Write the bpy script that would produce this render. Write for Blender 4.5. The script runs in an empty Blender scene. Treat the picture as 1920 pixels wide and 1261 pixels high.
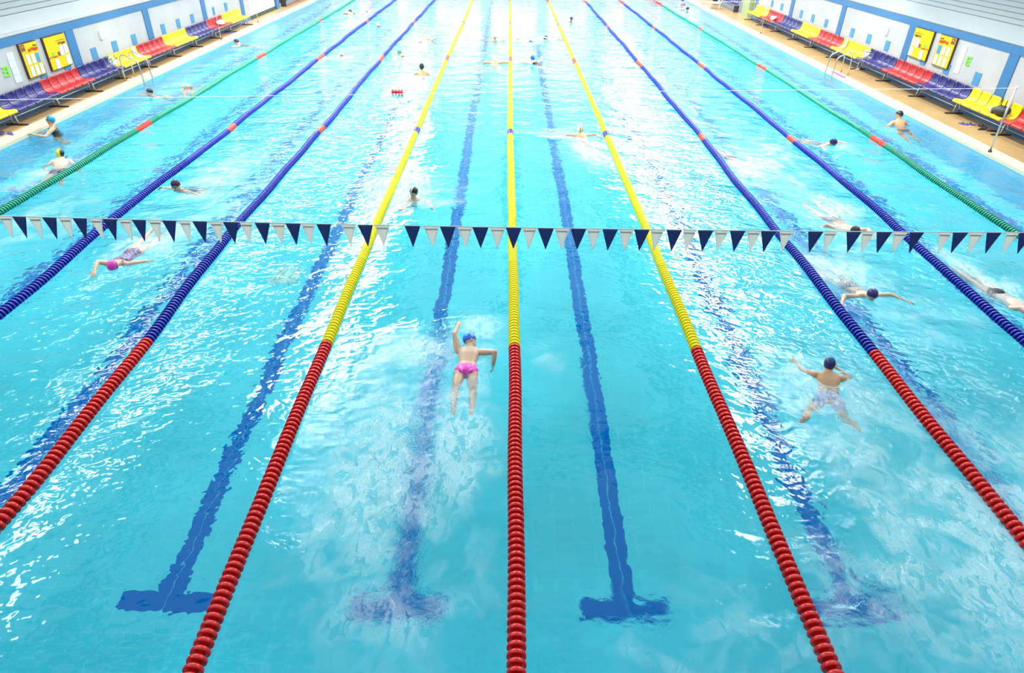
import bpy, bmesh, math, random
import numpy as np
from mathutils import Vector, Matrix, Euler
random.seed(7); rng = np.random.default_rng(7)
SC = bpy.context.scene
COL = SC.collection
R = math.radians

# ------------------------------------------------------------------ camera
cd = bpy.data.cameras.new('camera'); cam = bpy.data.objects.new('camera', cd); COL.objects.link(cam)
cd.sensor_fit = 'HORIZONTAL'; cd.sensor_width = 36.0
cd.lens = 36.0 * 1232.06 / 1920.0
cd.clip_end = 300; cd.clip_start = .05
PIT, YAW, ROL = 0.575373, 0.0159596, -0.025149
fwd = Vector((0, math.cos(PIT), -math.sin(PIT))); up = Vector((0, math.sin(PIT), math.cos(PIT))); rt = Vector((1, 0, 0))
rt2 = rt * math.cos(ROL) - up * -math.sin(ROL) * -1
rt2 = rt * math.cos(ROL) - up * math.sin(ROL)
up2 = rt * math.sin(ROL) + up * math.cos(ROL)
Mz = Matrix.Rotation(-YAW, 3, 'Z')
rt2, up2, fwd = Mz @ rt2, Mz @ up2, Mz @ fwd
M = Matrix((rt2, up2, -fwd)).transposed().to_4x4()
M.translation = Vector((-0.148341, -2.540975, 5.013083))
cam.matrix_world = M
SC.camera = cam

# ------------------------------------------------------------------ light, exposure
SC.view_settings.view_transform = 'Standard'
SC.view_settings.look = 'None'
SC.view_settings.gamma = 1.0
SC.view_settings.use_curve_mapping = False
SC.view_settings.exposure = 0.2
w = bpy.data.worlds.new('world'); SC.world = w; w.use_nodes = True
w.node_tree.nodes['Background'].inputs[0].default_value = (.75, .88, 1, 1)
w.node_tree.nodes['Background'].inputs[1].default_value = 0.5
SC.cycles.use_denoising = True
SC.cycles.use_adaptive_sampling = True; SC.cycles.adaptive_threshold = .06
SC.cycles.max_bounces = 7
SC.cycles.diffuse_bounces = 3
SC.cycles.glossy_bounces = 4
SC.cycles.transmission_bounces = 5
SC.cycles.sample_clamp_indirect = 12
SC.cycles.caustics_refractive = True
SC.cycles.caustics_reflective = True
SC.cycles.blur_glossy = 1.0
HC = 8.6                                            # height of the hall's ceiling

def area_lamp(name, x, y, z, sx, sy, power, col=(1, .97, .92), tilt=0):
    l = bpy.data.lights.new(name, 'AREA'); l.shape = 'RECTANGLE'; l.size = sx; l.size_y = sy
    l.energy = power; l.color = col
    o = bpy.data.objects.new(name, l); o.location = (x, y, z); o.rotation_euler = (0, tilt, 0); COL.objects.link(o)
    return o
# four long rows of lamps hang under the roof, parallel to the lanes
for lx, wd, pw, k0 in ((-6.3, 1.1, 4.0, 1), (7.9, 1.3, 4.8, 1), (-12.0, .8, 1.7, 0), (13.2, .35, 1.0, 0)):
    for k in range(k0, 5):
        area_lamp('lamp_row', lx, 6 + k * 9.6, HC - .35, wd, 8.6, 260 * pw)

# ------------------------------------------------------------------ materials
def mat(name, col, rough=.5, metal=0, spec=.5, emit=None, es=0):
    m = bpy.data.materials.new(name); m.use_nodes = True
    b = m.node_tree.nodes['Principled BSDF']
    b.inputs['Base Color'].default_value = (*col, 1); b.inputs['Roughness'].default_value = rough
    b.inputs['Metallic'].default_value = metal; b.inputs['Specular IOR Level'].default_value = spec
    if emit: b.inputs['Emission Color'].default_value = (*emit, 1); b.inputs['Emission Strength'].default_value = es
    return m
class NT:
    """small helper for node graphs"""
    def __init__(s, m): s.t = m.node_tree; s.n = s.t.nodes; s.l = s.t.links
    def add(s, typ, **k):
        nd = s.n.new(typ)
        for a, v in k.items():
            if a.startswith('i_'): nd.inputs[a[2:].replace('_', ' ')].default_value = v
            else: setattr(nd, a, v)
        return nd
    def link(s, a, b): s.l.new(a, b)
    def math(s, op, a, b=None, c=None, clamp=False):
        nd = s.n.new('ShaderNodeMath'); nd.operation = op; nd.use_clamp = clamp
        for i, v in enumerate((a, b, c)):
            if v is None: continue
            if isinstance(v, (int, float)): nd.inputs[i].default_value = v
            else: s.l.new(v, nd.inputs[i])
        return nd.outputs[0]
    def noise(s, vec, scale, detail=2, rough=.5, dist=0):
        nd = s.n.new('ShaderNodeTexNoise'); nd.inputs['Scale'].default_value = scale
        nd.inputs['Detail'].default_value = detail; nd.inputs['Roughness'].default_value = rough
        nd.inputs['Distortion'].default_value = dist
        if vec is not None: s.l.new(vec, nd.inputs['Vector'])
        return nd.outputs['Fac']
    def mapping(s, vec, scale=(1, 1, 1), rot=(0, 0, 0)):
        nd = s.n.new('ShaderNodeMapping'); nd.inputs['Scale'].default_value = scale; nd.inputs['Rotation'].default_value = rot
        s.l.new(vec, nd.inputs['Vector']); return nd.outputs[0]
    def ramp(s, f, stops):
        nd = s.n.new('ShaderNodeValToRGB'); el = nd.color_ramp.elements
        while len(el) < len(stops): el.new(.5)
        for e, (p, c) in zip(el, stops): e.position = p; e.color = (*c, 1) if len(c) == 3 else c
        s.l.new(f, nd.inputs[0]); return nd.outputs[0]
    def mix(s, f, a, b):
        nd = s.n.new('ShaderNodeMix'); nd.data_type = 'RGBA'
        for i, v in ((0, f), (6, a), (7, b)):
            if isinstance(v, (int, float)): nd.inputs[i].default_value = v
            elif isinstance(v, tuple): nd.inputs[i].default_value = (*v, 1)
            else: s.l.new(v, nd.inputs[i])
        return nd.outputs[2]

def obj_coords(g): return g.add('ShaderNodeTexCoord').outputs['Object']

# ------------------------------------------------------------------ mesh helpers
def link_mesh(name, verts, faces, m, parent=None, smooth=False, fmats=None):
    me = bpy.data.meshes.new(name); me.from_pydata([tuple(v) for v in verts], [], faces)
    for x in (m if isinstance(m, (list, tuple)) else [m]): me.materials.append(x)
    if smooth: me.polygons.foreach_set('use_smooth', [True] * len(me.polygons))
    if fmats is not None: me.polygons.foreach_set('material_index', fmats)
    me.update()
    o = bpy.data.objects.new(name, me); COL.objects.link(o)
    if parent: o.parent = parent
    return o
class MB:
    """collects shapes that become one mesh"""
    def __init__(s): s.v = []; s.f = []; s.mi = []; s.cur = 0
    def _add(s, vs, fs):
        n = len(s.v); s.v += [tuple(v) for v in vs]; s.f += [tuple(i + n for i in f) for f in fs]; s.mi += [s.cur] * len(fs)
    def box(s, c, d, rot=None, bev=0):
        bm = bmesh.new(); bmesh.ops.create_cube(bm, size=1)
        for v in bm.verts: v.co = Vector((v.co.x * d[0], v.co.y * d[1], v.co.z * d[2]))
        if bev: bmesh.ops.bevel(bm, geom=bm.edges[:], offset=bev, segments=2, affect='EDGES')
        mt = Matrix.Translation(c) @ (rot.to_4x4() if rot else Matrix.Identity(4))
        bm.verts.index_update()
        s._add([mt @ v.co for v in bm.verts], [[v.index for v in f.verts] for f in bm.faces]); bm.free(); return s
    def tube(s, pts, r, n=8, cap=True, rs=None):
        pts = [Vector(p) for p in pts]; rings = []; prev = None
        for i, p in enumerate(pts):
            d = (pts[min(i + 1, len(pts) - 1)] - pts[max(i - 1, 0)]).normalized()
            if prev is None:
                a = d.orthogonal().normalized()
            else:
                a = (prev - d * prev.dot(d)).normalized()
            prev = a; b = d.cross(a); rr = rs[i] if rs else r
            rings.append([p + (a * math.cos(t) + b * math.sin(t)) * rr for t in [2 * math.pi * k / n for k in range(n)]])
        vs = [v for rg in rings for v in rg]; fs = []
        for i in range(len(rings) - 1):
            for k in range(n):
                fs.append((i * n + k, i * n + (k + 1) % n, (i + 1) * n + (k + 1) % n, (i + 1) * n + k))
        if cap: fs.append(tuple(range(n))[::-1]); fs.append(tuple((len(rings) - 1) * n + k for k in range(n)))
        s._add(vs, fs); return s
    def ell(s, c, r, n=12, m=8, rot=None):
        vs = []; fs = []
        for i in range(m + 1):
            ph = math.pi * i / m
            for k in range(n):
                t = 2 * math.pi * k / n
                v = Vector((r[0] * math.sin(ph) * math.cos(t), r[1] * math.sin(ph) * math.sin(t), r[2] * math.cos(ph)))
                if rot: v = rot @ v
                vs.append(Vector(c) + v)
        for i in range(m):
            for k in range(n): fs.append((i * n + k, (i + 1) * n + k, (i + 1) * n + (k + 1) % n, i * n + (k + 1) % n))
        s._add(vs, fs); return s
    def quad(s, a, b, c, d): s._add([a, b, c, d], [(0, 1, 2, 3)]); return s
    def build(s, name, m, parent=None, smooth=False):
        return link_mesh(name, s.v, s.f, m, parent, smooth, s.mi)
def tag(o, label=None, cat=None, group=None, kind=None):
    if label: o['label'] = label
    if cat: o['category'] = cat
    if group: o['group'] = group
    if kind: o['kind'] = kind
    return o
def empty(name, loc=(0, 0, 0), rz=0):
    o = bpy.data.objects.new(name, None); COL.objects.link(o); o.location = loc; o.rotation_euler = (0, 0, rz); o.empty_display_size = .2
    return o
def struct(o): o['kind'] = 'structure'; return o
def copy_tree(o, parent=None):
    c = o.copy(); COL.objects.link(c); c.parent = parent
    for ch in list(o.children): copy_tree(ch, c)
    return c

# ------------------------------------------------------------------ the hall
DZ = .10                     # deck above the water level
PXL, PXR = -12.06, 12.06     # pool sides
WXL, WXR = -13.1, 13.8       # hall side walls
DEPTH = 2.08

# pool tiles with the lane markings laid in them
mt = mat('pool_tile', (.13, .62, .74), .6, spec=.0); g = NT(mt); oc = obj_coords(g)
sep = g.add('ShaderNodeSeparateXYZ'); g.link(oc, sep.inputs[0]); X, Y, Z = sep.outputs
brk = g.add('ShaderNodeTexBrick'); brk.offset = 0; g.link(oc, brk.inputs[0])
brk.inputs['Scale'].default_value = 1; brk.inputs['Brick Width'].default_value = .25; brk.inputs['Row Height'].default_value = .125
brk.inputs['Mortar Size'].default_value = .004; brk.inputs['Mortar Smooth'].default_value = .3
brk.inputs['Color1'].default_value = (.075, .66, .79, 1); brk.inputs['Color2'].default_value = (.085, .69, .81, 1); brk.inputs['Mortar'].default_value = (.13, .74, .84, 1)
lx = g.math('SUBTRACT', g.math('PINGPONG', X, 1.25), 1.25)          # 0 at odd multiples of 1.25
dx = g.math('ABSOLUTE', lx)
inl = g.math('LESS_THAN', dx, .125)
iny = g.math('MULTIPLY', g.math('GREATER_THAN', Y, 1.95), g.math('LESS_THAN', Y, 48))
stem = g.math('MULTIPLY', inl, iny)
cross = g.math('MULTIPLY', g.math('LESS_THAN', dx, .5), g.math('MULTIPLY', g.math('GREATER_THAN', Y, 1.75), g.math('LESS_THAN', Y, 2.0)))
line = g.math('MAXIMUM', stem, cross)
line = g.math('MULTIPLY', line, g.math('LESS_THAN', g.math('ABSOLUTE', X), 12))
joint = g.math('LESS_THAN', dx, .006)
joint2 = g.math('LESS_THAN', g.math('PINGPONG', Y, .125), .003)
ncol = g.mix(g.math('MULTIPLY', g.math('MAXIMUM', joint, g.math('MULTIPLY', joint2, .25)), .8), (.0, .15, .50), (.06, .5, .7))
dirt = g.ramp(g.noise(oc, .35, 4, .6), [(.35, (.86, .86, .86)), (.65, (1.05, 1.05, 1.05))])
mm = g.add('ShaderNodeMix', data_type='RGBA', blend_type='MULTIPLY'); mm.inputs[0].default_value = 1
g.link(brk.outputs['Color'], mm.inputs[6]); g.link(dirt, mm.inputs[7])
g.link(g.mix(line, mm.outputs[2], ncol), g.n['Principled BSDF'].inputs['Base Color'])
fl = MB().box((0, 25, -DEPTH - .1), (2 * PXR + .4, 50.4, .2)).build('floor', mt); struct(fl)

mtw = mat('pool_wall_tile', (.02, .50, .80), .3)
def pool_wall(name, c, d): struct(MB().box(c, d).build(name, mtw))
pool_wall('wall_pool_left', (PXL - .1, 25, (-DEPTH + DZ - .06) / 2 - .03), (.2, 50, DEPTH + DZ - .06))
pool_wall('wall_pool_right', (PXR + .1, 25, (-DEPTH + DZ - .06) / 2 - .03), (.2, 50, DEPTH + DZ - .06))
pool_wall('wall_pool_front', (0, -.1, (-DEPTH + DZ - .06) / 2 - .03), (2 * PXR + .4, .2, DEPTH + DZ - .06))
pool_wall('wall_pool_back', (0, 50.1, (-DEPTH + DZ - .06) / 2 - .03), (2 * PXR + .4, .2, DEPTH + DZ - .06))

# deck tiles
md = mat('deck_tile', (.70, .49, .25), .32); g = NT(md); oc = obj_coords(g)
brk = g.add('ShaderNodeTexBrick'); brk.offset = 0; g.link(oc, brk.inputs[0]); brk.inputs['Scale'].default_value = 1
brk.inputs['Brick Width'].default_value = .15; brk.inputs['Row Height'].default_value = .15; brk.inputs['Mortar Size'].default_value = .004
brk.inputs['Color1'].default_value = (.42, .27, .115, 1); brk.inputs['Color2'].default_value = (.46, .30, .13, 1); brk.inputs['Mortar'].default_value = (.36, .24, .12, 1)
dn = g.ramp(g.noise(oc, .9, 4, .6), [(.35, (.82, .80, .76)), (.7, (1.05, 1.05, 1.05))])
mm = g.add('ShaderNodeMix', data_type='RGBA', blend_type='MULTIPLY'); mm.inputs[0].default_value = 1
g.link(brk.outputs['Color'], mm.inputs[6]); g.link(dn, mm.inputs[7]); g.link(mm.outputs[2], g.n['Principled BSDF'].inputs['Base Color'])
mc = mat('coping_tile', (.58, .50, .37), .35)
CW = .42
for nm, x0, x1 in (('left', WXL, PXL - CW), ('right', PXR + CW, WXR)):
    struct(MB().box(((x0 + x1) / 2, 23, DZ - .06), (x1 - x0, 62, .12)).build('floor_deck_' + nm, md))
for nm, x0, x1 in (('left', PXL - CW, PXL), ('right', PXR, PXR + CW)):
    b = MB().box(((x0 + x1) / 2, 25, DZ - .06), (x1 - x0, 50, .125), bev=.012)
    for k in (.33, .66):        # two shallow overflow grooves
        b.box((x0 + (x1 - x0) * k, 25, DZ + .004), (.02, 50, .006))
    struct(b.build('trim_coping_' + nm, mc))
for nm, y0, y1 in (('front', -8, 0), ('back', 50, 54)):
    struct(MB().box(((WXL + WXR) / 2, (y0 + y1) / 2, DZ - .062), (WXR - WXL + 8, y1 - y0, .12)).build('floor_deck_' + nm, md))

# side walls
mw = mat('wall_paint', (.66, .645, .66), .42); g = NT(mw); oc = obj_coords(g)
g.link(g.ramp(g.noise(oc, 1.2, 4, .6), [(.3, (.37, .35, .355)), (.7, (.42, .40, .405))]), g.n['Principled BSDF'].inputs['Base Color'])
mb_ = mat('blue_paint', (.028, .125, .29), .4)
msq = mat('light_blue_panel', (.045, .20, .37), .35)
mso = mat('smooth_soffit_paint', (.125, .155, .17), .32)
mjt = mat('board_joint_grey', (.075, .09, .10), .7)
BT, BB = {'L': 1.97, 'R': 2.18}, {'L': 1.78, 'R': 1.98}
def side(tagc, name, wx, sgn, y1, pillars, squares):
    """one long side: wall, blue band, pilasters, skirting, sloped gallery front"""
    bt, bb = BT[tagc], BB[tagc]
    struct(MB().box((wx + sgn * .15, (y1 - 8) / 2, 1.0 + DZ / 2), (.3, y1 + 8, bt + .1 + .0)).build('wall_' + name, mw))
    b = MB().box((wx - sgn * .012, (y1 - 8) / 2, (bt + bb) / 2), (.03, y1 + 8, bt - bb))
    struct(b.build('trim_band_' + name, mb_))
    struct(MB().box((wx - sgn * .015, (y1 - 8) / 2, DZ + .085), (.035, y1 + 8, .17)).build('baseboard_' + name, mb_))
    for i, py in enumerate(pillars):
        struct(MB().box((wx - sgn * .01, py, (bb + DZ + .17) / 2), (.028, .42, bb - DZ - .17)).build('trim_pilaster_' + name, mb_))
    for (sy, z0, z1) in squares:
        o = MB().box((wx - sgn * .006, sy, (z0 + z1) / 2), (.02, .32, z1 - z0)).build('wall_panel', msq)
        struct(o)
    # sloped gallery front rising outwards: smooth course first, then overlapping boards
    b = MB(); x0, z0 = wx, bt + .005
    def q(xa, za, xb, zb): b.quad((wx + sgn * xa, -8, za), (wx + sgn * xb, -8, zb), (wx + sgn * xb, y1, zb), (wx + sgn * xa, y1, za))
    prof = [(-.02, z0), (-.02, z0 + .03), (.42, z0 + .40)]
    x, z = .42, z0 + .40
    for k in range(7):
        prof += [(x + .004, z + .018), (x + .13, z + .12)]; x += .13; z += .12
    prof += [(x + .25, z + .02), (x + .25, z + .6), (x + 1.6, z + .6), (x + 1.6, HC)]
    for (a, c) in zip(prof, prof[1:]): q(a[0], a[1], c[0], c[1])
    struct(b.build('wall_gallery_' + name, mso))
    jt = MB(); x, z = .42, z0 + .40
    for k in range(7):          # shadow gaps where the boards overlap
        jt.box((wx + sgn * (x + .004), (y1 - 8) / 2, z + .004), (.022, y1 + 8, .016)); x += .13; z += .12
    struct(jt.build('trim_board_joints_' + name, mjt))
side('L', 'left', WXL, -1, 33.9, [13.55, 18.6, 23.4, 28.45, 33.0],
     [(14.1, .80, 1.10), (16.85, .78, 1.10), (18.02, .78, 1.10), (19.57, .81, 1.13), (20.85, .82, 1.13), (22.17, .82, 1.14), (24.45, .83, 1.16), (25.8, .84, 1.16), (27.15, .85, 1.17), (29.5, .86, 1.18), (30.95, .86, 1.18)])
side('R', 'right', WXR, 1, 39.0, [16.78, 22.2, 27.72, 33.35, 38.6],
     [(14.8, .93, 1.27), (17.97, .92, 1.27), (19.55, .92, 1.21), (20.95, .93, 1.21), (23.52, .95, 1.28), (25.0, .965, 1.29), (26.48, .965, 1.29), (29.1, .98, 1.29), (30.62, .985, 1.30), (32.05, .985, 1.31), (34.72, 1.0, 1.31), (36.2, 1.0, 1.31)])

# roof with unseen glowing panels added as fill light between beams, far wall with tall windows
mroof = mat('roof_board', (.10, .26, .38), .7)
mpan = mat('fill_panel', (.8, .85, .9), .5, emit=(.72, .92, 1), es=.8)
struct(MB().box((.3, 22, HC + .1), (36, 64, .2)).build('ceiling', mroof))
b = MB()
for j in range(-2, 7):
    for i in range(6):
        b.box((-12.4 + i * 5.05, 9 + j * 6.6, HC - .02), (4.4, 5.8, .04))
struct(b.build('ceiling_fill_panels', mpan))
mfar = mat('far_wall_paint', (.72, .72, .76), .6)
struct(MB().box((.3, 54.15, 4.3), (36, .3, 8.6)).build('wall_back', mfar))
struct(MB().box((.3, -8.15, 4.3), (36, .3, 8.6)).build('wall_front', mat('front_wall_paint', (.15, .36, .5), .6)))
mglow = mat('far_window_glass', (.9, .95, 1), .3, emit=(.9, .96, 1), es=1.7)
mfr = mat('window_frame_paint', (.6, .62, .66), .5)
for k in range(7):
    x = -12.6 + k * 4.3
    f = MB()
    for dxx in (-1.8, -.6, .6, 1.8): f.box((x + dxx, 53.96, 4.6), (.08, .1, 6.4))
    for zz in (1.4, 3.6, 5.8, 7.8): f.box((x, 53.96, zz), (3.7, .1, .08))
    fo = f.build('window_%d' % (k + 1), mfr); struct(fo)
    MB().box((x, 53.98, 4.6), (3.6, .03, 6.4)).build('window_pane', mglow, fo)

# ------------------------------------------------------------------ water
FOAM = [  # x, y, rx, ry, angle, amount
    (-1.35, 3.4, .75, 1.3, .25, .62), (-1.3, 1.9, .8, .9, .5, .35), (-1.15, 4.9, .5, .45, 0, .8), (-.6, 3.3, .35, .6, 0, .8),
    (-.55, 5.45, .35, .3, 0, .9), (-1.7, 2.3, .6, 1.0, .4, .55), (-.35, 4.6, .35, .6, 0, .5), (-.5, 2.6, .4, .5, 0, .5), (-.8, .9, .8, .5, 0, .4),
    (3.9, 4.0, .75, .9, 0, .6), (4.1, 2.4, .8, 1.2, .2, .5), (3.7, 1.1, 1.3, .8, 0, .55), (5.5, 2.6, 1.2, 1.2, 0, .6), (1.6, .55, .9, .45, 0, .45), (4.6, 1.5, .8, .7, 0, .5), (.4, 4.7, .35, .3, 0, .35), (.75, 3.7, .3, .8, 0, .12),
    (5.6, 7.4, .6, 1.1, 0, .75), (6.4, 5.6, .8, .9, 0, .35), (6.6, 9.9, .6, 1.6, 0, .7), (7.9, 7.2, .5, 1.2, 0, .75), (6.4, 13.5, .8, 2.4, 0, .5), (5.5, 12.5, .6, 1.5, 0, .5),
    (-6.4, 8.2, .6, 1.1, 0, .7), (-6.3, 11, .9, 2.2, 0, .45), (-8.8, 9, .9, 2.0, 0, .3), (-2.3, 10.9, .6, .8, 0, .75), (-1.8, 10.1, .6, .25, 0, .6), (-1.2, 10.8, .7, .25, 0, .3),
    (1.75, 14.3, .35, 1.2, 0, .8), (1.15, 15.0, .5, .25, 0, .8), (2.2, 13.2, .5, .9, 0, .4), (-10.2, 11.5, .4, 1, 0, .5), (8.6, 14.4, .6, .8, 0, .4),
    (-3.4, 21, .7, 2, 0, .7), (-4.2, 29, .6, 3, 0, .6), (.3, 30.3, .5, .8, 0, .7), (1.5, 30.6, .6, .8, 0, .7), (-10.8, 19.3, .9, 1.2, 0, .3), (-.7, 24, .3, .8, 0, .3), (-6.7, 25, .9, 4, 0, .45), (-8.2, 33, .9, 4, 0, .4)]
def pool_water():
    nx, ny = 242, 501
    xs = np.linspace(PXL, PXR, nx); ys = np.linspace(0, 50, ny)
    XX, YY = np.meshgrid(xs, ys); V = np.zeros((nx * ny, 3)); V[:, 0] = XX.ravel(); V[:, 1] = YY.ravel()
    me = bpy.data.meshes.new('pool_water')
    idx = np.arange(nx * ny).reshape(ny, nx)
    F = np.stack([idx[:-1, :-1], idx[:-1, 1:], idx[1:, 1:], idx[1:, :-1]], -1).reshape(-1, 4)
    me.vertices.add(len(V)); me.vertices.foreach_set('co', V.ravel())
    me.loops.add(F.size); me.loops.foreach_set('vertex_index', F.ravel())
    me.polygons.add(len(F)); me.polygons.foreach_set('loop_start', np.arange(0, F.size, 4)); me.polygons.foreach_set('loop_total', np.full(len(F), 4))
    me.update(); me.polygons.foreach_set('use_smooth', [True] * len(F))
    x, y = V[:, 0], V[:, 1]
    foam = np.zeros(len(V)); ch = np.zeros(len(V))
    for fx, fy, rx, ry, an, am in FOAM:
        c, s_ = math.cos(an), math.sin(an); a = (x - fx) * c + (y - fy) * s_; b = -(x - fx) * s_ + (y - fy) * c
        gss = np.exp(-((a / rx) ** 2 + (b / ry) ** 2)) * am
        foam = 1 - (1 - foam) * (1 - gss); ch = np.maximum(ch, np.exp(-((a / rx / 1.6) ** 2 + (b / ry / 1.6) ** 2)) * am)
    # lanes that are swum hard are choppy, the two middle lanes stay calm
    def lane(x0, x1, amt, s=.35): return amt / (1 + np.exp(-(x - x0) / s)) / (1 + np.exp((x - x1) / s))
    base = .10 + lane(-13, -4.8, .55) + lane(-4.6, -2.6, .28) + lane(2.5, 4.9, .48) + lane(4.9, 13, .50)
    base *= np.where(x > 9.6, .6, 1.0)
    farc = np.clip((y - 9) / 12, 0, 1); base = base + .22 * farc
    near = np.clip((y - 1) / 4, 0, 1); base = base * (.45 + .55 * near)
    chop = np.clip(base + .75 * ch, 0, 1.2)
    for nm, arr in (('foam', foam), ('chop', chop)):
        at = me.attributes.new(nm, 'FLOAT', 'POINT'); at.data.foreach_set('value', arr.astype(np.float32))
    o = bpy.data.objects.new('pool_water', me); COL.objects.link(o)
    return o
mwat = bpy.data.materials.new('pool_water'); mwat.use_nodes = True; g = NT(mwat); g.n.remove(g.n['Principled BSDF'])
oc = obj_coords(g)
af = g.add('ShaderNodeAttribute', attribute_name='foam').outputs['Fac']; ac = g.add('ShaderNodeAttribute', attribute_name='chop').outputs['Fac']
m1 = g.mapping(oc, (.9, 1.25, 1), (0, 0, .35)); m2 = g.mapping(oc, (1, 1.4, 1), (0, 0, -.3)); m3 = g.mapping(oc, (1, 1.2, 1), (0, 0, .9))
h1 = g.math('MULTIPLY', g.noise(m1, 1.3, 0, .5, .5), .090)
h2 = g.math('MULTIPLY', g.noise(m2, 4.2, 1, .5, .6), .042)
h3 = g.math('MULTIPLY', g.noise(m3, 12, 1, .5, 0), .0115)
h0 = g.math('MULTIPLY', g.noise(m3, .45, 0, .5, 0), .05)
calm = g.math('MULTIPLY', g.noise(m2, 4.0, 1, .5, 0), .0035)
rough_h = g.math('ADD', g.math('ADD', h1, h2), h3)
H = g.math('ADD', g.math('ADD', g.math('MULTIPLY', rough_h, ac), calm), g.math('MULTIPLY', h0, .35))
fn = g.math('MULTIPLY', g.noise(g.mapping(oc, (1, 1, 1)), 26, 3, .65, 1.2), g.math('MULTIPLY', af, .010))
bmp = g.add('ShaderNodeBump'); bmp.inputs['Strength'].default_value = 1; bmp.inputs['Distance'].default_value = 1
g.link(g.math('ADD', H, fn), bmp.inputs['Height'])
gl = g.add('ShaderNodeBsdfGlass'); gl.inputs['IOR'].default_value = 1.333; gl.inputs['Roughness'].default_value = 0
g.link(bmp.outputs[0], gl.inputs['Normal'])
foamd = g.add('ShaderNodeBsdfDiffuse'); foamd.inputs['Color'].default_value = (.86, .95, .97, 1)
fo1 = g.noise(g.mapping(oc, (1.5, .8, 1), (0, 0, .5)), 6.5, 5, .72, .9); fo2 = g.noise(oc, 1.3, 3, .6, .8)
# thin lacy threads of bubbles where the noise crosses its middle, plus soft clouds of small bubbles
thr = g.math('SUBTRACT', 1, g.math('MULTIPLY', g.math('ABSOLUTE', g.math('SUBTRACT', fo1, .5)), 15), clamp=True)
patch = g.math('MULTIPLY', g.math('SUBTRACT', g.math('ADD', fo2, g.math('MULTIPLY', af, .35)), .55), 5, clamp=True)
cloud = g.math('MULTIPLY', g.math('SUBTRACT', fo1, .49), 5.0, clamp=True)
fac = g.math('ADD', g.math('MULTIPLY', thr, .34), g.math('ADD', g.math('MULTIPLY', cloud, .60), .12))
fac = g.math('MULTIPLY', g.math('MULTIPLY', fac, patch), g.math('MULTIPLY', g.math('POWER', af, .7), 1.15), clamp=True)
mx = g.add('ShaderNodeMixShader'); g.link(fac, mx.inputs[0]); g.link(gl.outputs[0], mx.inputs[1]); g.link(foamd.outputs[0], mx.inputs[2])
g.link(mx.outputs[0], g.n['Material Output'].inputs['Surface'])
water = pool_water(); water.data.materials.append(mwat); struct(water)

# ------------------------------------------------------------------ people
SKIN = {'fair': mat('skin_fair', (.70, .42, .28), .45), 'tan': mat('skin_tan', (.64, .32, .17), .45), 'pale': mat('skin_pale', (.72, .48, .37), .45)}
m_eye = mat('eye_dark', (.03, .02, .02), .3); m_lip = mat('lip', (.55, .16, .14), .5)
m_hair = mat('dark_hair', (.02, .015, .012), .6)
m_goggle = mat('goggles_dark', (.02, .03, .06), .15)
def cap_mat(kind):
    cols = {'blue': (.01, .12, .72), 'navy': (.02, .02, .13), 'plum': (.045, .02, .16), 'black': (.012, .012, .02), 'maroon': (.05, .01, .05),
            'light_blue': (.02, .30, .55), 'white': (.85, .82, .78), 'pinkwhite': (.85, .55, .55), 'green': (.05, .35, .18), 'pink': (.85, .06, .42), 'royal': (.0, .10, .66)}
    if kind in cols: return mat('cap_' + kind, cols[kind], .28)
    m = mat('cap_' + kind, (.5, .5, .5), .28); g = NT(m); oc = obj_coords(g)
    sp = g.add('ShaderNodeSeparateXYZ'); g.link(oc, sp.inputs[0]); t = g.math('MULTIPLY_ADD', sp.outputs[0], 5.0, .5)
    if kind == 'yellow_black': st = [(0, (.80, .72, .0)), (.60, (.80, .72, .0)), (.605, (.012, .012, .03)), (1, (.012, .012, .03))]
    elif kind == 'rainbow': st = [(0, (.9, .82, .62)), (.25, (.9, .82, .62)), (.26, (.45, .22, .5)), (.42, (.45, .22, .5)), (.43, (.85, .8, .05)), (.62, (.85, .8, .05)), (.63, (.02, .35, .35)), (.80, (.02, .25, .7)), (1, (.02, .25, .7))]
    else: st = [(0, (.012, .012, .02)), (.50, (.012, .012, .02)), (.51, (.85, .85, .85)), (.56, (.85, .85, .85)), (.57, (.012, .012, .02)), (.62, (.012, .012, .02)), (.63, (.85, .85, .85)), (.66, (.85, .85, .85)), (.67, (.012, .012, .02))]
    cr = g.ramp(t, st); g.link(cr, g.n['Principled BSDF'].inputs['Base Color'])
    for nd in g.n:
        if nd.type == 'VALTORGB': nd.color_ramp.interpolation = 'CONSTANT'
    return m
def suit_mat(kind):
    cols = {'pink': (.85, .02, .38), 'blue_trunks': (.06, .12, .50), 'navy': (.02, .03, .12), 'teal': (.03, .22, .24), 'black': (.015, .015, .02), 'purple': (.10, .05, .16), 'red': (.4, .02, .03)}
    m = mat('suit_' + kind, cols[kind], .5)
    if kind in ('pink', 'blue_trunks', 'purple'):
        g = NT(m); c = cols[kind]
        g.link(g.ramp(g.noise(obj_coords(g), 22, 2, .6), [(.45, c), (.62, tuple(min(1, v * 1.3 + .22) for v in c))]), g.n['Principled BSDF'].inputs['Base Color'])
    return m
_mc = {}
def cached(f, k):
    if (f, k) not in _mc: _mc[(f, k)] = f(k)
    return _mc[(f, k)]

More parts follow.
